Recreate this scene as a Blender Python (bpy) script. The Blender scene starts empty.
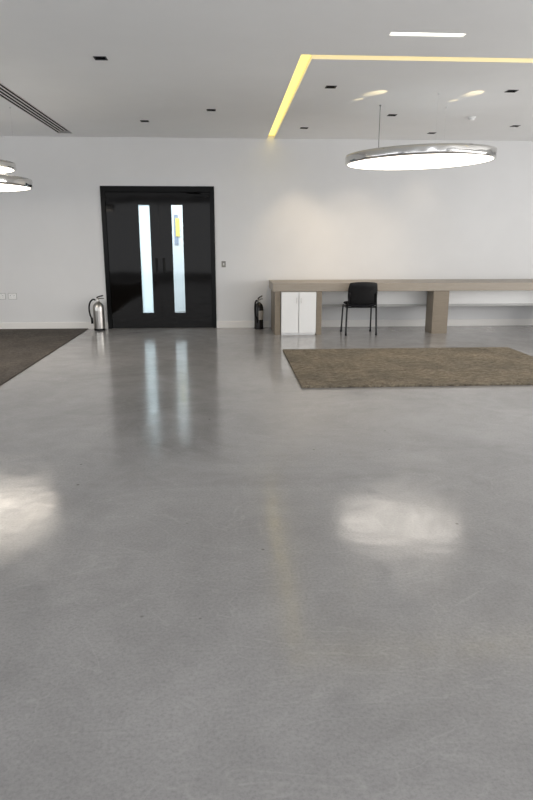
import bpy, bmesh, math, random
from mathutils import Vector, Matrix
random.seed(4)
S=bpy.context.scene
COL=S.collection
S.view_settings.view_transform='Standard'
S.view_settings.look='None'

# ------------------------------------------------------------ helpers
def link(o,parent=None):
    COL.objects.link(o)
    if parent is not None: o.parent=parent
    return o
def empty(name,loc,label,cat,group=None,rot=0):
    o=bpy.data.objects.new(name,None); o.location=loc; o.rotation_euler=(0,0,rot)
    o.empty_display_size=.1
    o["label"]=label; o["category"]=cat
    if group: o["group"]=group
    return link(o)
def mesh_obj(name,bm,mat,parent=None,smooth=False,loc=None,mats=None):
    me=bpy.data.meshes.new(name); bm.normal_update(); bm.to_mesh(me); bm.free()
    for m in (mats or [mat]): me.materials.append(m)
    if smooth:
        for p in me.polygons: p.use_smooth=True
    o=bpy.data.objects.new(name,me)
    if loc: o.location=loc
    return link(o,parent)
def add_box(bm,x0,x1,y0,y1,z0,z1,mi=0,bevel=0):
    r=bmesh.ops.create_cube(bm,size=1)
    vs=r['verts']
    for v in vs:
        v.co=Vector((x0+(v.co.x+.5)*(x1-x0),y0+(v.co.y+.5)*(y1-y0),z0+(v.co.z+.5)*(z1-z0)))
    fs=set(f for v in vs for f in v.link_faces)
    for f in fs: f.material_index=mi
    if bevel>0:
        es=list(set(e for v in vs for e in v.link_edges))
        rb=bmesh.ops.bevel(bm,geom=es,offset=bevel,segments=2,affect='EDGES',profile=.5)
        for f in rb['faces']: f.material_index=mi
def box(name,x0,x1,y0,y1,z0,z1,mat,parent=None,bevel=0):
    bm=bmesh.new(); add_box(bm,x0,x1,y0,y1,z0,z1,0,bevel)
    return mesh_obj(name,bm,mat,parent)
def lathe(bm,prof,seg=32,cx=0,cy=0,cap=True,mi=0):
    rings=[]
    for r,z in prof:
        rings.append([bm.verts.new((cx+r*math.cos(2*math.pi*i/seg),cy+r*math.sin(2*math.pi*i/seg),z)) for i in range(seg)])
    for a,b in zip(rings[:-1],rings[1:]):
        for i in range(seg):
            f=bm.faces.new((a[i],a[(i+1)%seg],b[(i+1)%seg],b[i])); f.material_index=mi; f.smooth=True
    if cap:
        f=bm.faces.new(list(reversed(rings[0]))); f.material_index=mi
        f=bm.faces.new(rings[-1]); f.material_index=mi
def smooth_path(pts,n=6):
    P=[Vector(p) for p in pts]; out=[]
    for i in range(len(P)-1):
        p0=P[max(i-1,0)];p1=P[i];p2=P[i+1];p3=P[min(i+2,len(P)-1)]
        for k in range(n):
            t=k/n
            out.append(.5*((2*p1)+(-p0+p2)*t+(2*p0-5*p1+4*p2-p3)*t*t+(-p0+3*p1-3*p2+p3)*t**3))
    out.append(P[-1]); return out
def tube(bm,pts,r,seg=10,flat=1.0,mi=0):
    pts=[Vector(p) for p in pts]; rings=[]; 
    up=None
    for i,p in enumerate(pts):
        d=(pts[min(i+1,len(pts)-1)]-pts[max(i-1,0)]).normalized()
        if up is None:
            up=Vector((0,0,1)) if abs(d.z)<.9 else Vector((0,1,0))
        s=d.cross(up).normalized(); u=s.cross(d).normalized(); up=u
        rings.append([bm.verts.new(p+s*r*math.cos(2*math.pi*k/seg)+u*r*flat*math.sin(2*math.pi*k/seg)) for k in range(seg)])
    for a,b in zip(rings[:-1],rings[1:]):
        for k in range(seg):
            f=bm.faces.new((a[k],a[(k+1)%seg],b[(k+1)%seg],b[k])); f.smooth=True; f.material_index=mi
    bm.faces.new(list(reversed(rings[0]))).material_index=mi; bm.faces.new(rings[-1]).material_index=mi
def struct(o): o["kind"]="structure"; return o

# ------------------------------------------------------------ materials
def mat(name,col,rough=.5,metal=0,spec=.5,emit=None,es=0,coat=0,trans=0,ior=1.45):
    m=bpy.data.materials.new(name); m.use_nodes=True
    b=m.node_tree.nodes['Principled BSDF']
    b.inputs['Base Color'].default_value=(*col,1); b.inputs['Roughness'].default_value=rough
    b.inputs['Metallic'].default_value=metal; b.inputs['Specular IOR Level'].default_value=spec
    b.inputs['Coat Weight'].default_value=coat; b.inputs['Transmission Weight'].default_value=trans
    b.inputs['IOR'].default_value=ior
    if emit: 
        b.inputs['Emission Color'].default_value=(*emit,1); b.inputs['Emission Strength'].default_value=es
    return m
def N(m,t,**k):
    n=m.node_tree.nodes.new(t)
    for a,v in k.items(): setattr(n,a,v)
    return n
def L(m,a,b): m.node_tree.links.new(a,b)
def pr(m): return m.node_tree.nodes['Principled BSDF']
def coords(m,scale=(1,1,1)):
    tc=N(m,'ShaderNodeTexCoord'); mp=N(m,'ShaderNodeMapping'); mp.inputs['Scale'].default_value=scale
    L(m,tc.outputs['Object'],mp.inputs['Vector']); return mp.outputs['Vector']
def noise(m,vec,scale,detail=4,rough=.6,dist=0):
    n=N(m,'ShaderNodeTexNoise'); n.inputs['Scale'].default_value=scale; n.inputs['Detail'].default_value=detail
    n.inputs['Roughness'].default_value=rough; n.inputs['Distortion'].default_value=dist
    L(m,vec,n.inputs['Vector']); return n.outputs['Fac']
def ramp(m,fac,stops):
    r=N(m,'ShaderNodeValToRGB'); e=r.color_ramp.elements
    while len(e)<len(stops): e.new(.5)
    for el,(p,c) in zip(e,stops):
        el.position=p; el.color=(*c,1) if len(c)==3 else c
    L(m,fac,r.inputs['Fac']); return r.outputs['Color']
def mix(m,a,b,fac,mode='MIX'):
    n=N(m,'ShaderNodeMix',data_type='RGBA',blend_type=mode)
    if isinstance(fac,(int,float)): n.inputs[0].default_value=fac
    else: L(m,fac,n.inputs[0])
    for i,v in ((6,a),(7,b)):
        if isinstance(v,tuple): n.inputs[i].default_value=(*v,1)
        else: L(m,v,n.inputs[i])
    return n.outputs[2]
def bump(m,h,s,d=.01):
    n=N(m,'ShaderNodeBump'); n.inputs['Strength'].default_value=s; n.inputs['Distance'].default_value=d
    L(m,h,n.inputs['Height']); L(m,n.outputs['Normal'],pr(m).inputs['Normal'])

def paint(name,c,v=.03,rough=.6):
    m=mat(name,c,rough); ve=coords(m)
    f=noise(m,ve,1.3,3)
    c0=tuple(x*(1-v) for x in c); c1=tuple(min(1,x*(1+v)) for x in c)
    L(m,ramp(m,f,[(.35,c0),(.65,c1)]),pr(m).inputs['Base Color'])
    bump(m,noise(m,ve,220,2),.05,.001)
    return m
M_wall=paint('wall_paint',(.755,.755,.755),.015)
M_ceil=paint('ceiling_paint',(.92,.925,.925),.012)
M_trim=paint('trim_paint',(.84,.82,.79),.01,.4)
# polished concrete
M_floor=mat('polished_concrete',(.3,.3,.29),.2); m=M_floor
ve=coords(m)
big=noise(m,ve,.65,6,.68,1.0)
base=ramp(m,big,[(.34,(.315,.305,.300)),(.5,(.36,.350,.345)),(.66,(.405,.394,.388))])
med=noise(m,ve,3.6,8,.76,.7)
base=mix(m,base,ramp(m,med,[(.32,(.88,.88,.88)),(.55,(1,1,1)),(.72,(1.07,1.07,1.07))]),.85,'MULTIPLY')
grain=noise(m,ve,75,4,.75)
base=mix(m,base,ramp(m,grain,[(.3,(.78,.78,.78)),(.5,(1,1,1)),(.75,(1.17,1.17,1.16))]),.8,'MULTIPLY')
vo=N(m,'ShaderNodeTexVoronoi'); vo.inputs['Scale'].default_value=5.5; L(m,ve,vo.inputs['Vector'])
spk=ramp(m,vo.outputs['Distance'],[(.025,(.3,.28,.26)),(.06,(1,1,1))])
gate=ramp(m,noise(m,ve,2.1,2),[(.48,(0,0,0)),(.56,(1,1,1))])
base=mix(m,base,mix(m,base,spk,1,'MULTIPLY'),gate)
sc=noise(m,coords(m,(1,1.6,1)),.9,4,.6,1.2)
scm=ramp(m,sc,[(.494,(0,0,0)),(.5,(.13,.13,.13)),(.506,(0,0,0))])
base=mix(m,base,(.62,.605,.58),scm)
ck=noise(m,coords(m,(.7,1,1)),.38,9,.6,.3)
ckm=ramp(m,ck,[(.4185,(0,0,0)),(.42,(.35,.35,.35)),(.4215,(0,0,0))])
base=mix(m,base,(.12,.11,.10),ckm)
L(m,base,pr(m).inputs['Base Color'])
L(m,ramp(m,noise(m,ve,2.0,8,.80,1.2),[(.34,(.075,)*3),(.64,(.225,)*3)]),pr(m).inputs['Roughness'])
bump(m,noise(m,ve,2.4,2,.5,.8),.14,.01)
pr(m).inputs['IOR'].default_value=1.65

def carpet(name,a,b,c,tile=.5,sc=17,lo=.5,hi=1.4):
    m=mat(name,a,.95,spec=.1); ve=coords(m)
    f=noise(m,ve,130,3,.8); col=ramp(m,f,[(.3,a),(.5,b),(.7,c)])
    w=N(m,'ShaderNodeTexChecker'); w.inputs['Scale'].default_value=1/tile
    w.inputs['Color1'].default_value=(1,1,1,1); w.inputs['Color2'].default_value=(.90,.90,.90,1)
    L(m,ve,w.inputs['Vector'])
    col=mix(m,col,w.outputs['Color'],.8,'MULTIPLY')
    g=noise(m,ve,1.6,3,.7); col=mix(m,col,ramp(m,g,[(.3,(.76,.78,.82)),(.65,(1.08,1.07,1.05))]),.9,'MULTIPLY')
    g=noise(m,coords(m,(1,3.0,1)),sc,4,.85); col=mix(m,col,ramp(m,g,[(.38,(lo,)*3),(.62,(hi,)*3)]),.95,'MULTIPLY')
    L(m,col,pr(m).inputs['Base Color']); bump(m,f,.7,.006); return m
M_rug=carpet('rug_weave',(.120,.100,.073),(.226,.19,.143),(.37,.32,.245),sc=17,lo=.46,hi=1.48)
M_carpet=carpet('dark_carpet_pile',(.064,.056,.049),(.115,.102,.091),(.19,.172,.155),sc=20,lo=.58,hi=1.32)
def wood(name,a,b):
    m=mat(name,a,.42); ve=coords(m,(1,9,9)); f=noise(m,ve,5,7,.7,.6)
    L(m,ramp(m,f,[(.3,a),(.7,b)]),pr(m).inputs['Base Color']); bump(m,f,.05,.002); return m
M_desk=wood('beige_brown_laminate',(.33,.287,.235),(.375,.33,.275))
M_leg=wood('brown_laminate',(.225,.185,.138),(.265,.222,.17))
M_white=paint('white_laminate',(.88,.88,.87),.01,.3)
M_panel=paint('pale_grey_panel',(.70,.70,.69),.02,.45)
M_grey=paint('mid_grey_plastic',(.50,.50,.49),.02,.45)
M_black=mat('black_gloss_door',(.0035,.0028,.0023),.10,spec=.22)
f=noise(M_black,coords(M_black),3,2); L(M_black,ramp(M_black,f,[(.3,(.03,)*3),(.7,(.07,)*3)]),pr(M_black).inputs['Roughness'])
bump(M_black,noise(M_black,coords(M_black),1.5,1),.12,.02)
M_blackframe=mat('black_door_frame',(.003,.003,.003),.2,spec=.16)
M_handle=mat('black_handle',(.010,.010,.010),.5,spec=.2)
M_plastic=mat('black_plastic',(.008,.008,.009),.45,spec=.3)
M_fabric=mat('black_fabric',(.010,.010,.012),.9,spec=.2); bump(M_fabric,noise(M_fabric,coords(M_fabric),300,2),.5,.002)
M_tube=mat('black_tube',(.008,.008,.009),.3,spec=.4)
M_chrome=mat('chrome',(.66,.65,.63),.10,1)
bump(M_chrome,noise(M_chrome,coords(M_chrome),3.5,1),.6,.05)
M_steel=mat('brushed_steel',(.52,.50,.47),.28,1)
M_dsteel=mat('dark_cylinder_paint',(.02,.018,.017),.2,.2)
M_label=mat('pale_label',(.45,.42,.38),.5)
M_void=mat('dark_void',(.01,.01,.01),.7,spec=.1)
M_lens=mat('dark_lens',(.05,.05,.05),.15)
M_diff=mat('pendant_diffuser',(.9,.9,.9),.4,emit=(1,.92,.82),es=2.7)
M_diff2=mat('pendant_diffuser_warm',(.9,.9,.9),.4,emit=(1,.90,.77),es=4.8)
M_slotY=mat('yellow_led_cove',(.6,.5,.15),.5,emit=(1.0,.78,.22),es=1.4)
M_slotW=mat('white_led_slot',(.9,.9,.88),.5,emit=(1,.97,.88),es=2.0)
M_vent=paint('vent_bar_grey',(.75,.75,.74),.02,.5)
M_cable=mat('cable_grey',(.25,.25,.25),.4,.6)
M_cablew=mat('cable_pale',(.7,.7,.7),.5)
M_corr=paint('corridor_paint',(.70,.74,.76))
M_yel=mat('yellow_board',(.80,.62,.10),.5)
M_blue=mat('slate_blue_paint',(.22,.27,.36),.5)
# glass
def glass_mat(name,col,frost):
    m=bpy.data.materials.new(name); m.use_nodes=True; nt=m.node_tree; nt.nodes.clear()
    out=nt.nodes.new('ShaderNodeOutputMaterial'); tr=nt.nodes.new('ShaderNodeBsdfTransparent')
    tr.inputs[0].default_value=(*col,1); tl=nt.nodes.new('ShaderNodeBsdfTranslucent'); tl.inputs[0].default_value=(*col,1)
    mx=nt.nodes.new('ShaderNodeMixShader'); mx.inputs[0].default_value=frost
    nt.links.new(tr.outputs[0],mx.inputs[1]); nt.links.new(tl.outputs[0],mx.inputs[2])
    gl=nt.nodes.new('ShaderNodeBsdfGlossy'); gl.inputs['Roughness'].default_value=.05
    m2=nt.nodes.new('ShaderNodeMixShader'); m2.inputs[0].default_value=.05
    nt.links.new(mx.outputs[0],m2.inputs[1]); nt.links.new(gl.outputs[0],m2.inputs[2]); nt.links.new(m2.outputs[0],out.inputs[0])
    return m
M_frost=glass_mat('frosted_glass',(.88,.95,.97),.8)
M_glass=glass_mat('clear_glass',(.93,.96,.97),.0)

# ------------------------------------------------------------ room
CH=3.02; WY=10.9; XL=-7.0; XR=8.0; YB=-3.5
struct(box('floor',XL,XR,YB,WY+3.5,-.15,0,M_floor))
bm=bmesh.new()
DX0,DX1,DZ=-2.00,-.18,2.29
add_box(bm,XL,DX0,WY,WY+.15,0,CH+.3); add_box(bm,DX1,XR,WY,WY+.15,0,CH+.3); add_box(bm,DX0,DX1,WY,WY+.15,DZ,CH+.3)
struct(mesh_obj('wall_back',bm,M_wall))
struct(box('wall_left',XL-.15,XL,YB,WY+.15,0,CH+.3,M_wall))
struct(box('wall_right',XR,XR+.15,YB,WY+.15,0,CH+.3,M_wall))
bm=bmesh.new(); add_box(bm,XL,DX0-.0,WY-.02,WY,0,.115,0,.003); add_box(bm,DX1,.72,WY-.02,WY,0,.115,0,.003); add_box(bm,1.48,XR,WY-.02,WY,0,.115,0,.003)
struct(mesh_obj('baseboard_back',bm,M_trim))

DL=[(-1.09,6.34),(-1.08,9.45),(-.16,8.63),(1.13,7.31),(1.15,9.87),(2.17,8.82),(3.13,10.2),(3.12,7.38),(4.12,9.52)]
h=.048
holes=[(x-h,x+h,y-h,y+h) for x,y in DL]
SX0,SX1=.68,.79; SY0,SY1=6.12,6.26; SXE=4.6
holes+=[(SX0,SX1,SY0,WY),(SX1,SXE,SY0,SY1)]
WS=(1.31,1.91,5.46,5.55); holes.append(WS)
VX0,VX1,VY0,VY1=-2.51,-2.29,1.0,10.55; holes.append((VX0,VX1,VY0,VY1))
xs=sorted(set([XL,XR]+[v for q in holes for v in q[:2]])); ys=sorted(set([YB,WY+.1]+[v for q in holes for v in q[2:]]))
bm=bmesh.new(); vd={}
def V(x,y):
    if (x,y) not in vd: vd[(x,y)]=bm.verts.new((x,y,CH))
    return vd[(x,y)]
for i in range(len(xs)-1):
    for j in range(len(ys)-1):
        cx=(xs[i]+xs[i+1])/2; cy=(ys[j]+ys[j+1])/2
        if any(a<cx<b and c<cy<d for a,b,c,d in holes): continue
        bm.faces.new((V(xs[i],ys[j]),V(xs[i],ys[j+1]),V(xs[i+1],ys[j+1]),V(xs[i+1],ys[j])))
add_box(bm,XL,XR,YB,WY+.1,CH+.25,CH+.3)
struct(mesh_obj('ceiling',bm,M_ceil))
# coves
def cove(name,rects,matE,d=.05):
    bm=bmesh.new()
    for (a,b,c,e) in rects:
        add_box(bm,a,b,c,e,CH+d,CH+d+.02,1)
        add_box(bm,a-.01,a,c,e,CH+.001,CH+d,0); add_box(bm,b,b+.01,c,e,CH+.001,CH+d,0)
        add_box(bm,a,b,c-.01,c,CH+.001,CH+d,0); add_box(bm,a,b,e,e+.01,CH+.001,CH+d,0)
    return struct(mesh_obj(name,bm,None,mats=[M_trim,matE]))
bm=bmesh.new(); d=.05
add_box(bm,SX0,SX1,SY0,WY-.001,CH+d,CH+d+.02,1); add_box(bm,SX1,SXE,SY0,SY1,CH+d,CH+d+.02,1)
add_box(bm,SX0-.01,SX0,SY0-.01,WY-.001,CH+.001,CH+d+.02); add_box(bm,SX1,SX1+.01,SY1,WY-.001,CH+.001,CH+d+.02)
add_box(bm,SX0,SXE,SY0-.01,SY0,CH+.001,CH+d+.02); add_box(bm,SX1+.01,SXE,SY1,SY1+.01,CH+.001,CH+d+.02); add_box(bm,SXE,SXE+.01,SY0,SY1,CH+.001,CH+d+.02)
struct(mesh_obj('trim_1',bm,None,mats=[M_trim,M_slotY]))
cove('trim_2',[WS],M_slotW,.02)

# vent
def rel(o,e): o.matrix_parent_inverse=Matrix.Translation(-e.location); return o
vent=empty('air_vent',(-2.40,VY1,CH),"long grey slotted linear air vent recessed in ceiling","air vent")
bm=bmesh.new()
add_box(bm,VX0-.002,VX1+.002,VY0,VY1+.002,CH+.035,CH+.045)
add_box(bm,VX0-.002,VX0+.001,VY0,VY1,CH+.001,CH+.035); add_box(bm,VX1-.001,VX1+.002,VY0,VY1,CH+.001,CH+.035)
rel(mesh_obj('vent_housing',bm,M_void,vent),vent)
bm=bmesh.new()
w=.009
add_box(bm,VX0,VX0+.010,VY0,VY1,CH-.005,CH-.001); add_box(bm,VX1-.010,VX1,VY0,VY1,CH-.005,CH-.001)
for k in range(1,4):
    x=VX0+(VX1-VX0)*k/4; add_box(bm,x-w,x+w,VY0,VY1,CH-.005,CH-.001)
add_box(bm,VX0,VX1,VY1-.015,VY1,CH-.005,CH-.001)
rel(mesh_obj('vent_grille',bm,M_vent,vent),vent)

# downlights
def downlight(loc,first):
    e=empty('recessed_downlight',loc,"small square black recessed downlight in white ceiling","ceiling light","recessed ceiling downlights")
    if first is None:
        bm=bmesh.new(); q=h+.008
        add_box(bm,-q,q,-q,-h+.004,-.004,.0); add_box(bm,-q,q,h-.004,q,-.004,.0)
        add_box(bm,-q,-h+.004,-h+.004,h-.004,-.004,0); add_box(bm,h-.004,q,-h+.004,h-.004,-.004,0)
        a=mesh_obj('bezel',bm,M_plastic,e)
        bm=bmesh.new(); k=h-.002
        add_box(bm,-k,k,-k,k,.09,.1); add_box(bm,-k,-k+.004,-k,k,.001,.09); add_box(bm,k-.004,k,-k,k,.001,.09)
        add_box(bm,-k,k,-k,-k+.004,.001,.09); add_box(bm,-k,k,k-.004,k,.001,.09)
        b=mesh_obj('housing',bm,M_void,e)
        bm=bmesh.new(); lathe(bm,[(.032,.03),(.036,.05),(.030,.089)],20)
        c=mesh_obj('lamp',bm,M_lens,e)
        return [a,b,c]
    for p in first:
        c=p.copy(); c.parent=e; COL.objects.link(c)
    return first
first=None
for x,y in DL: first=downlight((x,y,CH),first)

# smoke detector
sd=empty('smoke_detector',(3.25,8.89,CH),"small round white smoke detector on ceiling","smoke detector")
bm=bmesh.new(); lathe(bm,[(.05,0),(.052,-.012),(.048,-.018)],24); mesh_obj('base',bm,M_white,sd)
bm=bmesh.new(); lathe(bm,[(.040,-.018),(.040,-.035),(.030,-.045),(.012,-.048)],24); mesh_obj('sensor_head',bm,M_white,sd)

# ------------------------------------------------------------ door
bm=bmesh.new(); fr=.07
add_box(bm,DX0,DX0+fr,WY-.02,WY+.13,0,DZ,0,.004); add_box(bm,DX1-fr,DX1,WY-.02,WY+.13,0,DZ,0,.004)
add_box(bm,DX0+fr,DX1-fr,WY-.02,WY+.13,DZ-.09,DZ,0,.004)
door=struct(mesh_obj('door_1',bm,M_blackframe))
def leaf(x0,x1,g0,g1,gm,hx):
    bm=bmesh.new(); y0,y1=WY+.012,WY+.057; z0,z1=.008,DZ-.095; a,b=.26,2.00
    add_box(bm,x0,g0,y0,y1,z0,z1,0,.002); add_box(bm,g1,x1,y0,y1,z0,z1,0,.002)
    add_box(bm,g0,g1,y0,y1,z0,a); add_box(bm,g0,g1,y0,y1,b,z1)
    lf=mesh_obj('door_leaf',bm,M_black,door)
    box('glass_panel',g0-.004,g1+.004,y0+.018,y0+.026,a-.004,b+.004,gm,lf)
    bm=bmesh.new(); t=.012
    add_box(bm,g0-t,g0,y0-.006,y0,a-t,b+t); add_box(bm,g1,g1+t,y0-.006,y0,a-t,b+t)
    add_box(bm,g0,g1,y0-.006,y0,a-t,a); add_box(bm,g0,g1,y0-.006,y0,b,b+t)
    mesh_obj('glazing_bead',bm,M_blackframe,lf)
    bm=bmesh.new(); add_box(bm,hx-.022,hx+.022,y0-.004,y0,.93,1.16,0,.001)
    mesh_obj('push_plate',bm,M_handle,lf)
    return lf
mid=-1.09
leaf(DX0+fr+.001,mid-.001,-1.41,-1.23,M_frost,-1.15)
leaf(mid+.001,DX1-fr-.001,-.88,-.70,M_glass,-1.03)
bm=bmesh.new(); add_box(bm,mid-.02,mid+.02,WY+.058,WY+.07,.008,DZ-.095); add_box(bm,DX0+fr,DX0+fr+.03,WY+.058,WY+.08,0,DZ-.09); add_box(bm,DX1-fr-.03,DX1-fr,WY+.058,WY+.08,0,DZ-.09); add_box(bm,DX0+fr,DX1-fr,WY+.058,WY+.08,DZ-.12,DZ-.09)
add_box(bm,DX0+fr+.03,DX1-fr-.03,WY+.058,WY+.075,0,.02)
mesh_obj('door_stop',bm,M_blackframe,door)
bm=bmesh.new(); add_box(bm,-.50,-.27,WY-.05,WY+.010,2.12,2.17,0,.006); tube(bm,[(-.4,WY-.03,2.18),(-.62,WY-.06,2.185),(-.45,WY-.01,2.2)],.007)
mesh_obj('door_closer',bm,M_blackframe,door)

# corridor behind the door
bm=bmesh.new()
add_box(bm,-3.4,.8,13.6,13.7,0,2.7); add_box(bm,-3.5,-3.4,WY+.15,13.7,0,2.7); add_box(bm,.8,.9,WY+.15,13.7,0,2.7); add_box(bm,-3.4,.8,WY+.15,13.7,2.7,2.75)
struct(mesh_obj('wall_corridor',bm,M_corr))
nb=empty('notice_board',(-.985,13.59,1.5),"narrow bright yellow notice board with slate blue surround on corridor wall","notice board")
rel(box('board_face',-1.02,-.94,13.57,13.58,1.52,1.88,M_yel,nb),nb)
rel(box('board_band',-1.05,-.97,13.581,13.6,1.36,1.95,M_blue,nb),nb)

# ------------------------------------------------------------ wall fittings
def socket(x,z):
    e=empty('wall_socket',(x,WY,z),"white plastic double wall socket above baseboard","socket","wall sockets")
    bm=bmesh.new(); add_box(bm,-.070,.070,-.004,0,-.052,.052,0,.001); mesh_obj('back_box',bm,M_grey,e)
    bm=bmesh.new(); add_box(bm,-.060,.060,-.016,-.0041,-.043,.043,0,.003); mesh_obj('faceplate',bm,M_white,e)
    for sx in (-.03,.03):
        bm=bmesh.new()
        add_box(bm,sx-.004,sx+.004,-.0168,-.015,.008,.018); add_box(bm,sx-.012,sx-.006,-.0168,-.015,-.016,-.011); add_box(bm,sx+.006,sx+.012,-.0168,-.015,-.016,-.011)
        mesh_obj('pin_slots',bm,M_plastic,e)
    for sx in (-.012,.012):
        bm=bmesh.new(); add_box(bm,sx-.006,sx+.006,-.020,-.014,.022,.034,0,.001); mesh_obj('rocker_switch',bm,M_panel,e)
socket(-3.71,.55); socket(-3.53,.55)
e=empty('light_switch',(-.045,WY,1.06),"small brushed steel light switch plate on wall","light switch")
bm=bmesh.new(); add_box(bm,-.034,.034,-.008,0,-.05,.05,0,.002); mesh_obj('faceplate',bm,mat('grey_plate',(.25,.24,.22),.4),e)
bm=bmesh.new(); add_box(bm,-.012,.012,-.012,-.007,-.02,.02,0,.002); mesh_obj('rocker',bm,M_panel,e)

# ------------------------------------------------------------ carpets
def mat_slab(name,x0,x1,y0,y1,t,m,label,cat):
    bm=bmesh.new(); add_box(bm,x0,x1,y0,y1,.0005,t,0,.004)
    o=mesh_obj(name,bm,m); o["label"]=label; o["category"]=cat; return o
mat_slab('rug',.74,3.85,6.25,8.50,.022,M_rug,"rectangular brown woven rug on polished concrete floor","rug")
mat_slab('carpet',XL+.01,-2.33,YB+3,WY-.022,.012,M_carpet,"dark brown fitted carpet beside polished concrete floor","carpet")

# ------------------------------------------------------------ desk
dk=empty('built_in_desk',(2.9,10.4,0),"long grey-brown built-in desk along white wall","desk")
def dbox(n,*a,**k): return rel(box(n,*a,parent=dk,**k),dk)
FY=9.98
dbox('desktop',.71,6.2,FY,WY-.001,.675,.80,M_desk,bevel=.004)
for a,b,y1 in ((.745,.835,WY-.021),(1.395,1.48,WY-.021),(3.25,3.50,10.34),(5.4,5.65,10.34)):
    dbox('leg_panel',a,b,FY+.01,y1,0,.674,M_leg,bevel=.003)
dbox('modesty_panel',1.481,6.1,10.40,10.44,.43,.674,M_white)
dbox('cable_shelf',1.481,6.1,10.38,WY-.021,.395,.429,M_grey)
# cupboard
cb=empty('cupboard',(1.115,10.3,0),"low white two-door cupboard fitted under desk","cupboard")
X0,X1=-.272,.272; Yf=FY-.02-10.3
bm=bmesh.new(); add_box(bm,X0,X1,Yf+.03,.5,.03,.668,0,.002); add_box(bm,X0+.005,X1-.005,Yf+.04,.45,0,.03)
mesh_obj('body',bm,M_white,cb)
for s in (-1,1):
    a,b=(X0+.001,-.005) if s<0 else (.005,X1-.001)
    dd=box('door',a,b,Yf,Yf+.018,.035,.664,M_white,cb,bevel=.002)
    hx=s*.035
    bm=bmesh.new(); tube(bm,[(hx,Yf,.50),(hx,Yf-.02,.50),(hx,Yf-.02,.58),(hx,Yf,.58)],.003,8); mesh_obj('handle',bm,M_steel,dd)

# ------------------------------------------------------------ chair
ch=empty('stacking_chair',(2.09,10.06,0),"black padded stacking chair tucked at the desk","chair",rot=math.radians(0))
def pad(bm,w,d,t,cfn,nx=16,ny=14,r=.22):
    g=[[None]*(ny+1) for _ in range(nx+1)]; g2=[[None]*(ny+1) for _ in range(nx+1)]
    for i in range(nx+1):
        for j in range(ny+1):
            u=-1+2*i/nx; v=-1+2*j/ny
            x=u*math.sqrt(1-r*v*v/2*abs(u)**4); y=v*math.sqrt(1-r*u*u/2*abs(v)**4)
            edge=max(abs(u),abs(v)); k=(1-edge**6)
            g[i][j]=bm.verts.new(cfn(x*w/2,y*d/2,t*(.3+.7*k)/2)); 
            g2[i][j]=bm.verts.new(cfn(x*w/2,y*d/2,-t*(.3+.7*k)/2))
    for i in range(nx):
        for j in range(ny):
            bm.faces.new((g[i][j],g[i+1][j],g[i+1][j+1],g[i][j+1])).smooth=True
            bm.faces.new((g2[i][j],g2[i][j+1],g2[i+1][j+1],g2[i+1][j])).smooth=True
    for i in range(nx):
        for j,s in ((0,1),(ny,-1)):
            q=(g[i][j],g2[i][j],g2[i+1][j],g[i+1][j]); bm.faces.new(q if s>0 else q[::-1]).smooth=True
    for j in range(ny):
        for i,s in ((0,-1),(nx,1)):
            q=(g[i][j],g2[i][j],g2[i][j+1],g[i][j+1]); bm.faces.new(q if s>0 else q[::-1]).smooth=True
bm=bmesh.new(); pad(bm,.46,.43,.065,lambda x,y,z:Vector((x,y+.01,.465+z-.02*max(0,(y-.12)/.1)**2*.5+.02*(x/.24)**2)))
mesh_obj('seat',bm,M_fabric,ch)
bm=bmesh.new(); pad(bm,.46,.35,.042,lambda x,y,z:Vector((x,-.225-z-.07*(y/.33)+.045*(x/.23)**2-.02,.655+y)),r=.4)
mesh_obj('backrest',bm,M_plastic,ch)
for sx in (-1,1):
    bm=bmesh.new(); tube(bm,smooth_path([(sx*.240,-.19,.012),(sx*.234,-.175,.25),(sx*.228,-.17,.43),(sx*.215,-.20,.52),(sx*.205,-.245,.66)],5),.0145,10)
    lg=mesh_obj('leg',bm,M_tube,ch)
    bm=bmesh.new(); lathe(bm,[(.017,0),(.018,.012),(.015,.035)],14,sx*.240,-.19); mesh_obj('foot_cap',bm,M_plastic,lg)
    bm=bmesh.new(); tube(bm,smooth_path([(sx*.240,.24,.012),(sx*.235,.21,.25),(sx*.230,.18,.425),(sx*.228,.12,.438),(sx*.228,-.17,.432)],5),.0125,10)
    lg=mesh_obj('leg',bm,M_tube,ch)
    bm=bmesh.new(); lathe(bm,[(.017,0),(.018,.012),(.015,.035)],14,sx*.240,.24); mesh_obj('foot_cap',bm,M_plastic,lg)
for y in (.12,-.13):
    bm=bmesh.new(); tube(bm,[(-.228,y,.432),(.228,y,.432)],.011,10); mesh_obj('crossbar',bm,M_tube,ch)

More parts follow.
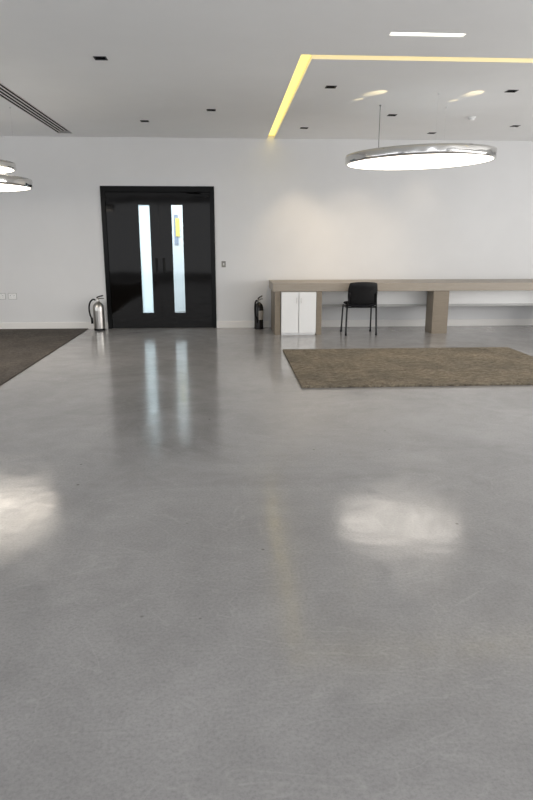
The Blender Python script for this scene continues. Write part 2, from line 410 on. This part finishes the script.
# ------------------------------------------------------------ extinguishers
def extinguisher(loc,rot,bodymat,label,H,R,lmat):
    e=empty('fire_extinguisher',loc,label,"fire extinguisher",rot=rot)
    bm=bmesh.new(); lathe(bm,[(R*.9,0),(R*.98,.01),(R,.03),(R,H*.80),(R*.93,H*.87),(R*.7,H*.94),(R*.36,H*.985),(.022,H)],36)
    mesh_obj('cylinder_body',bm,bodymat,e)
    bm=bmesh.new(); lathe(bm,[(R*1.015,0),(R*1.02,.004),(R*1.02,.03),(R*1.012,.034)],36); mesh_obj('base_ring',bm,M_plastic,e)
    bm=bmesh.new(); seg=16
    for z0,z1 in ((H*.36,H*.70),):
        ring=[[bm.verts.new((R*1.006*math.sin(a),-R*1.006*math.cos(a),z)) for a in [(-1+2*i/seg)*.95 for i in range(seg+1)]] for z in (z0,z1)]
        for i in range(seg): bm.faces.new((ring[0][i],ring[0][i+1],ring[1][i+1],ring[1][i])).smooth=True
    mesh_obj('instruction_label',bm,lmat,e)
    bm=bmesh.new(); lathe(bm,[(.024,H),(.024,H+.03),(.018,H+.04),(.018,H+.062)],16); add_box(bm,-.045,.02,-.013,.013,H+.015,H+.035,0,.003)
    mesh_obj('valve',bm,M_steel,e)
    bm=bmesh.new(); add_box(bm,-.02,.10,-.011,.011,H+.045,H+.057,0,.004)
    mesh_obj('carry_handle',bm,M_plastic,e)
    bm=bmesh.new(); tube(bm,[(-.02,0,H+.066),(.03,0,H+.085),(.09,0,H+.10)],.010,8); mesh_obj('squeeze_lever',bm,M_plastic,e)
    bm=bmesh.new(); tube(bm,smooth_path([(-.04,0,H+.025),(-.08,-.01,H+.035),(-.125,-.02,H-.01),(-.145,-.03,H-.10),(-.135,-.03,H*.55),(-R-.022,-.03,H*.42)],6),.014,10)
    hs=mesh_obj('hose',bm,M_plastic,e)
    bm=bmesh.new(); tube(bm,[(-R-.024,-.03,H*.44),(-R-.021,-.03,H*.34),(-R-.020,-.03,H*.24)],.019,12); mesh_obj('nozzle',bm,M_plastic,hs)
    bm=bmesh.new(); tube(bm,[(0,-.022,H+.02),(0,-.034,H+.02)],.016,14); mesh_obj('pressure_gauge',bm,M_white,e)
extinguisher((-2.11,10.72,0),math.radians(-6),M_steel,"polished steel fire extinguisher with black hose beside door",.47,.088,M_steel)
extinguisher((.53,10.74,0),math.radians(50),M_dsteel,"dark fire extinguisher with black hose beside desk",.44,.075,M_label)

# ------------------------------------------------------------ pendants
def pendant(c,tiers,label,tilt,dm):
    e=empty('ring_pendant_light',(c[0],c[1],CH),label,"pendant light")
    for R,z0,z1,offs in tiers:
        a,b=z0-CH,z1-CH
        rm=Matrix.Translation((0,0,(a+b)/2))@Matrix.Rotation(tilt,4,'Y')@Matrix.Translation((0,0,-(a+b)/2))
        bm=bmesh.new(); t=.03
        lathe(bm,[(R-t,a+.004),(R-t*.6,a),(R-.006,a+.006),(R,a+(b-a)*.25),(R-.003,a+(b-a)*.5),(R,a+(b-a)*.75),(R-.006,b-.004),(R-t*.6,b),(R-t,b-.004)],96,cap=False)
        bmesh.ops.transform(bm,matrix=rm,verts=bm.verts); mesh_obj('rim',bm,M_chrome,e)
        bm=bmesh.new(); lathe(bm,[(R-t,a+.006),(R-.2,a+.012),(R*.4,a+.02)],96); bmesh.ops.transform(bm,matrix=rm,verts=bm.verts); mesh_obj('diffuser',bm,dm,e)
        bm=bmesh.new(); lathe(bm,[(R-t,b-.03),(R-t,b-.006),(R-.1,b-.004),(.05,b-.002)],96); bmesh.ops.transform(bm,matrix=rm,verts=bm.verts); mesh_obj('top_cover',bm,M_white,e)
        for ox,oy,r in offs:
            zt=rm@Vector((ox,oy,b-.003))
            bm=bmesh.new(); tube(bm,[(ox,oy,zt.z),(ox,oy,-.012)],r,8)
            q=.012 if r>.003 else .008
            bmesh.ops.create_cone(bm,segments=12,radius1=q,radius2=q,depth=.012,cap_ends=True,matrix=Matrix.Translation((ox,oy,-.007)))
            mesh_obj('suspension_cable',bm,M_cable if r>.003 else M_cablew,e)
pendant((2.32,8.0),[(.88,2.345,2.45,[(-.45,.2,.0045),(.04,-.47,.0008),(.38,.27,.0008)])],"large round chrome-rimmed pendant light with glowing white diffuser",math.radians(-1.3),M_diff)
pendant((-3.15,8.0),[(.88,2.045,2.145,[(-.83,.2,.002),(.55,.60,.001),(.0,-.83,.001)]),(.71,2.245,2.325,[(-.1,.45,.001),(.5,-.2,.001),(-.45,-.3,.001)])],"two-tier round pendant light with glowing white chrome-rimmed discs",0,M_diff2)

# ------------------------------------------------------------ lights
def area(name,loc,rot,sx,sy,power,col=(1,1,1)):
    l=bpy.data.lights.new(name,'AREA'); l.shape='RECTANGLE'; l.size=sx; l.size_y=sy; l.energy=power; l.color=col
    o=bpy.data.objects.new(name,l); o.location=loc; o.rotation_euler=rot; link(o); return o
def spot(name,loc,target,power,size,blend=.6,col=(1,.85,.65),rad=.03):
    l=bpy.data.lights.new(name,'SPOT'); l.energy=power; l.spot_size=math.radians(size); l.spot_blend=blend; l.color=col; l.shadow_soft_size=rad
    o=bpy.data.objects.new(name,l); o.location=loc
    o.rotation_euler=(Vector(target)-Vector(loc)).to_track_quat('-Z','Y').to_euler(); link(o); return o
area('rear_fill_light',(1,YB+.2,1.5),(math.radians(98),0,0),13,2.6,165,(.96,.975,1))  # unseen area light across the open rear, in place of windows
area('side_fill_light',(XL+.1,3.0,1.3),(math.radians(93),0,math.radians(-90)),9,2.2,122,(.90,.95,1))  # fill light added in front of the solid left wall, no window there
area('side_fill_light',(XR-.1,3.5,1.3),(math.radians(93),0,math.radians(90)),10,2.2,310,(1,.985,.965))  # added fill from the right side, whose wall is windowless too
area('corridor_daylight',(-1.3,12.4,2.65),(0,0,0),3,1.4,100,(.92,.98,1))
spot('downlight_beam',(2.17,8.82,CH-.02),(2.1,WY,1.05),58,54,1,(1,.80,.56))
spot('downlight_beam',(1.15,9.87,CH-.02),(1.2,WY,.85),44,62,1,(1,.78,.52))
spot('downlight_beam',(3.13,10.2,CH-.02),(3.2,WY,1.5),7,60,1,(1,.80,.55))
spot('ceiling_glint',(1.93,7.15,2.72),(1.68,7.55,CH),16,21,.6,(1,.80,.42),.006)  # unseen spots added above the pendant to throw warm glints on the ceiling
spot('ceiling_glint',(1.72,7.70,2.80),(1.55,7.90,CH),5,16,.6,(1,.80,.42),.006)
spot('ceiling_glint',(2.84,7.05,2.72),(2.76,7.50,CH),16,21,.6,(1,.80,.42),.006)
spot('ceiling_glint',(2.78,7.65,2.80),(2.66,7.90,CH),5,16,.6,(1,.80,.42),.006)

w=bpy.data.worlds.new('World'); S.world=w; w.use_nodes=True
bg=w.node_tree.nodes['Background']; bg.inputs[0].default_value=(.92,.94,1,1); bg.inputs[1].default_value=.45

# ------------------------------------------------------------ camera
cam=bpy.data.cameras.new('Camera'); co=bpy.data.objects.new('Camera',cam); link(co)
f=640.; ph=math.atan(160/f); th=math.atan(40.5*math.cos(ph)/f)
cam.sensor_fit='VERTICAL'; cam.sensor_height=24; cam.lens=24*f/800; cam.clip_start=.05
co.location=(0,0,1.45); co.rotation_euler=(math.pi/2-ph,0,-th)
S.camera=co
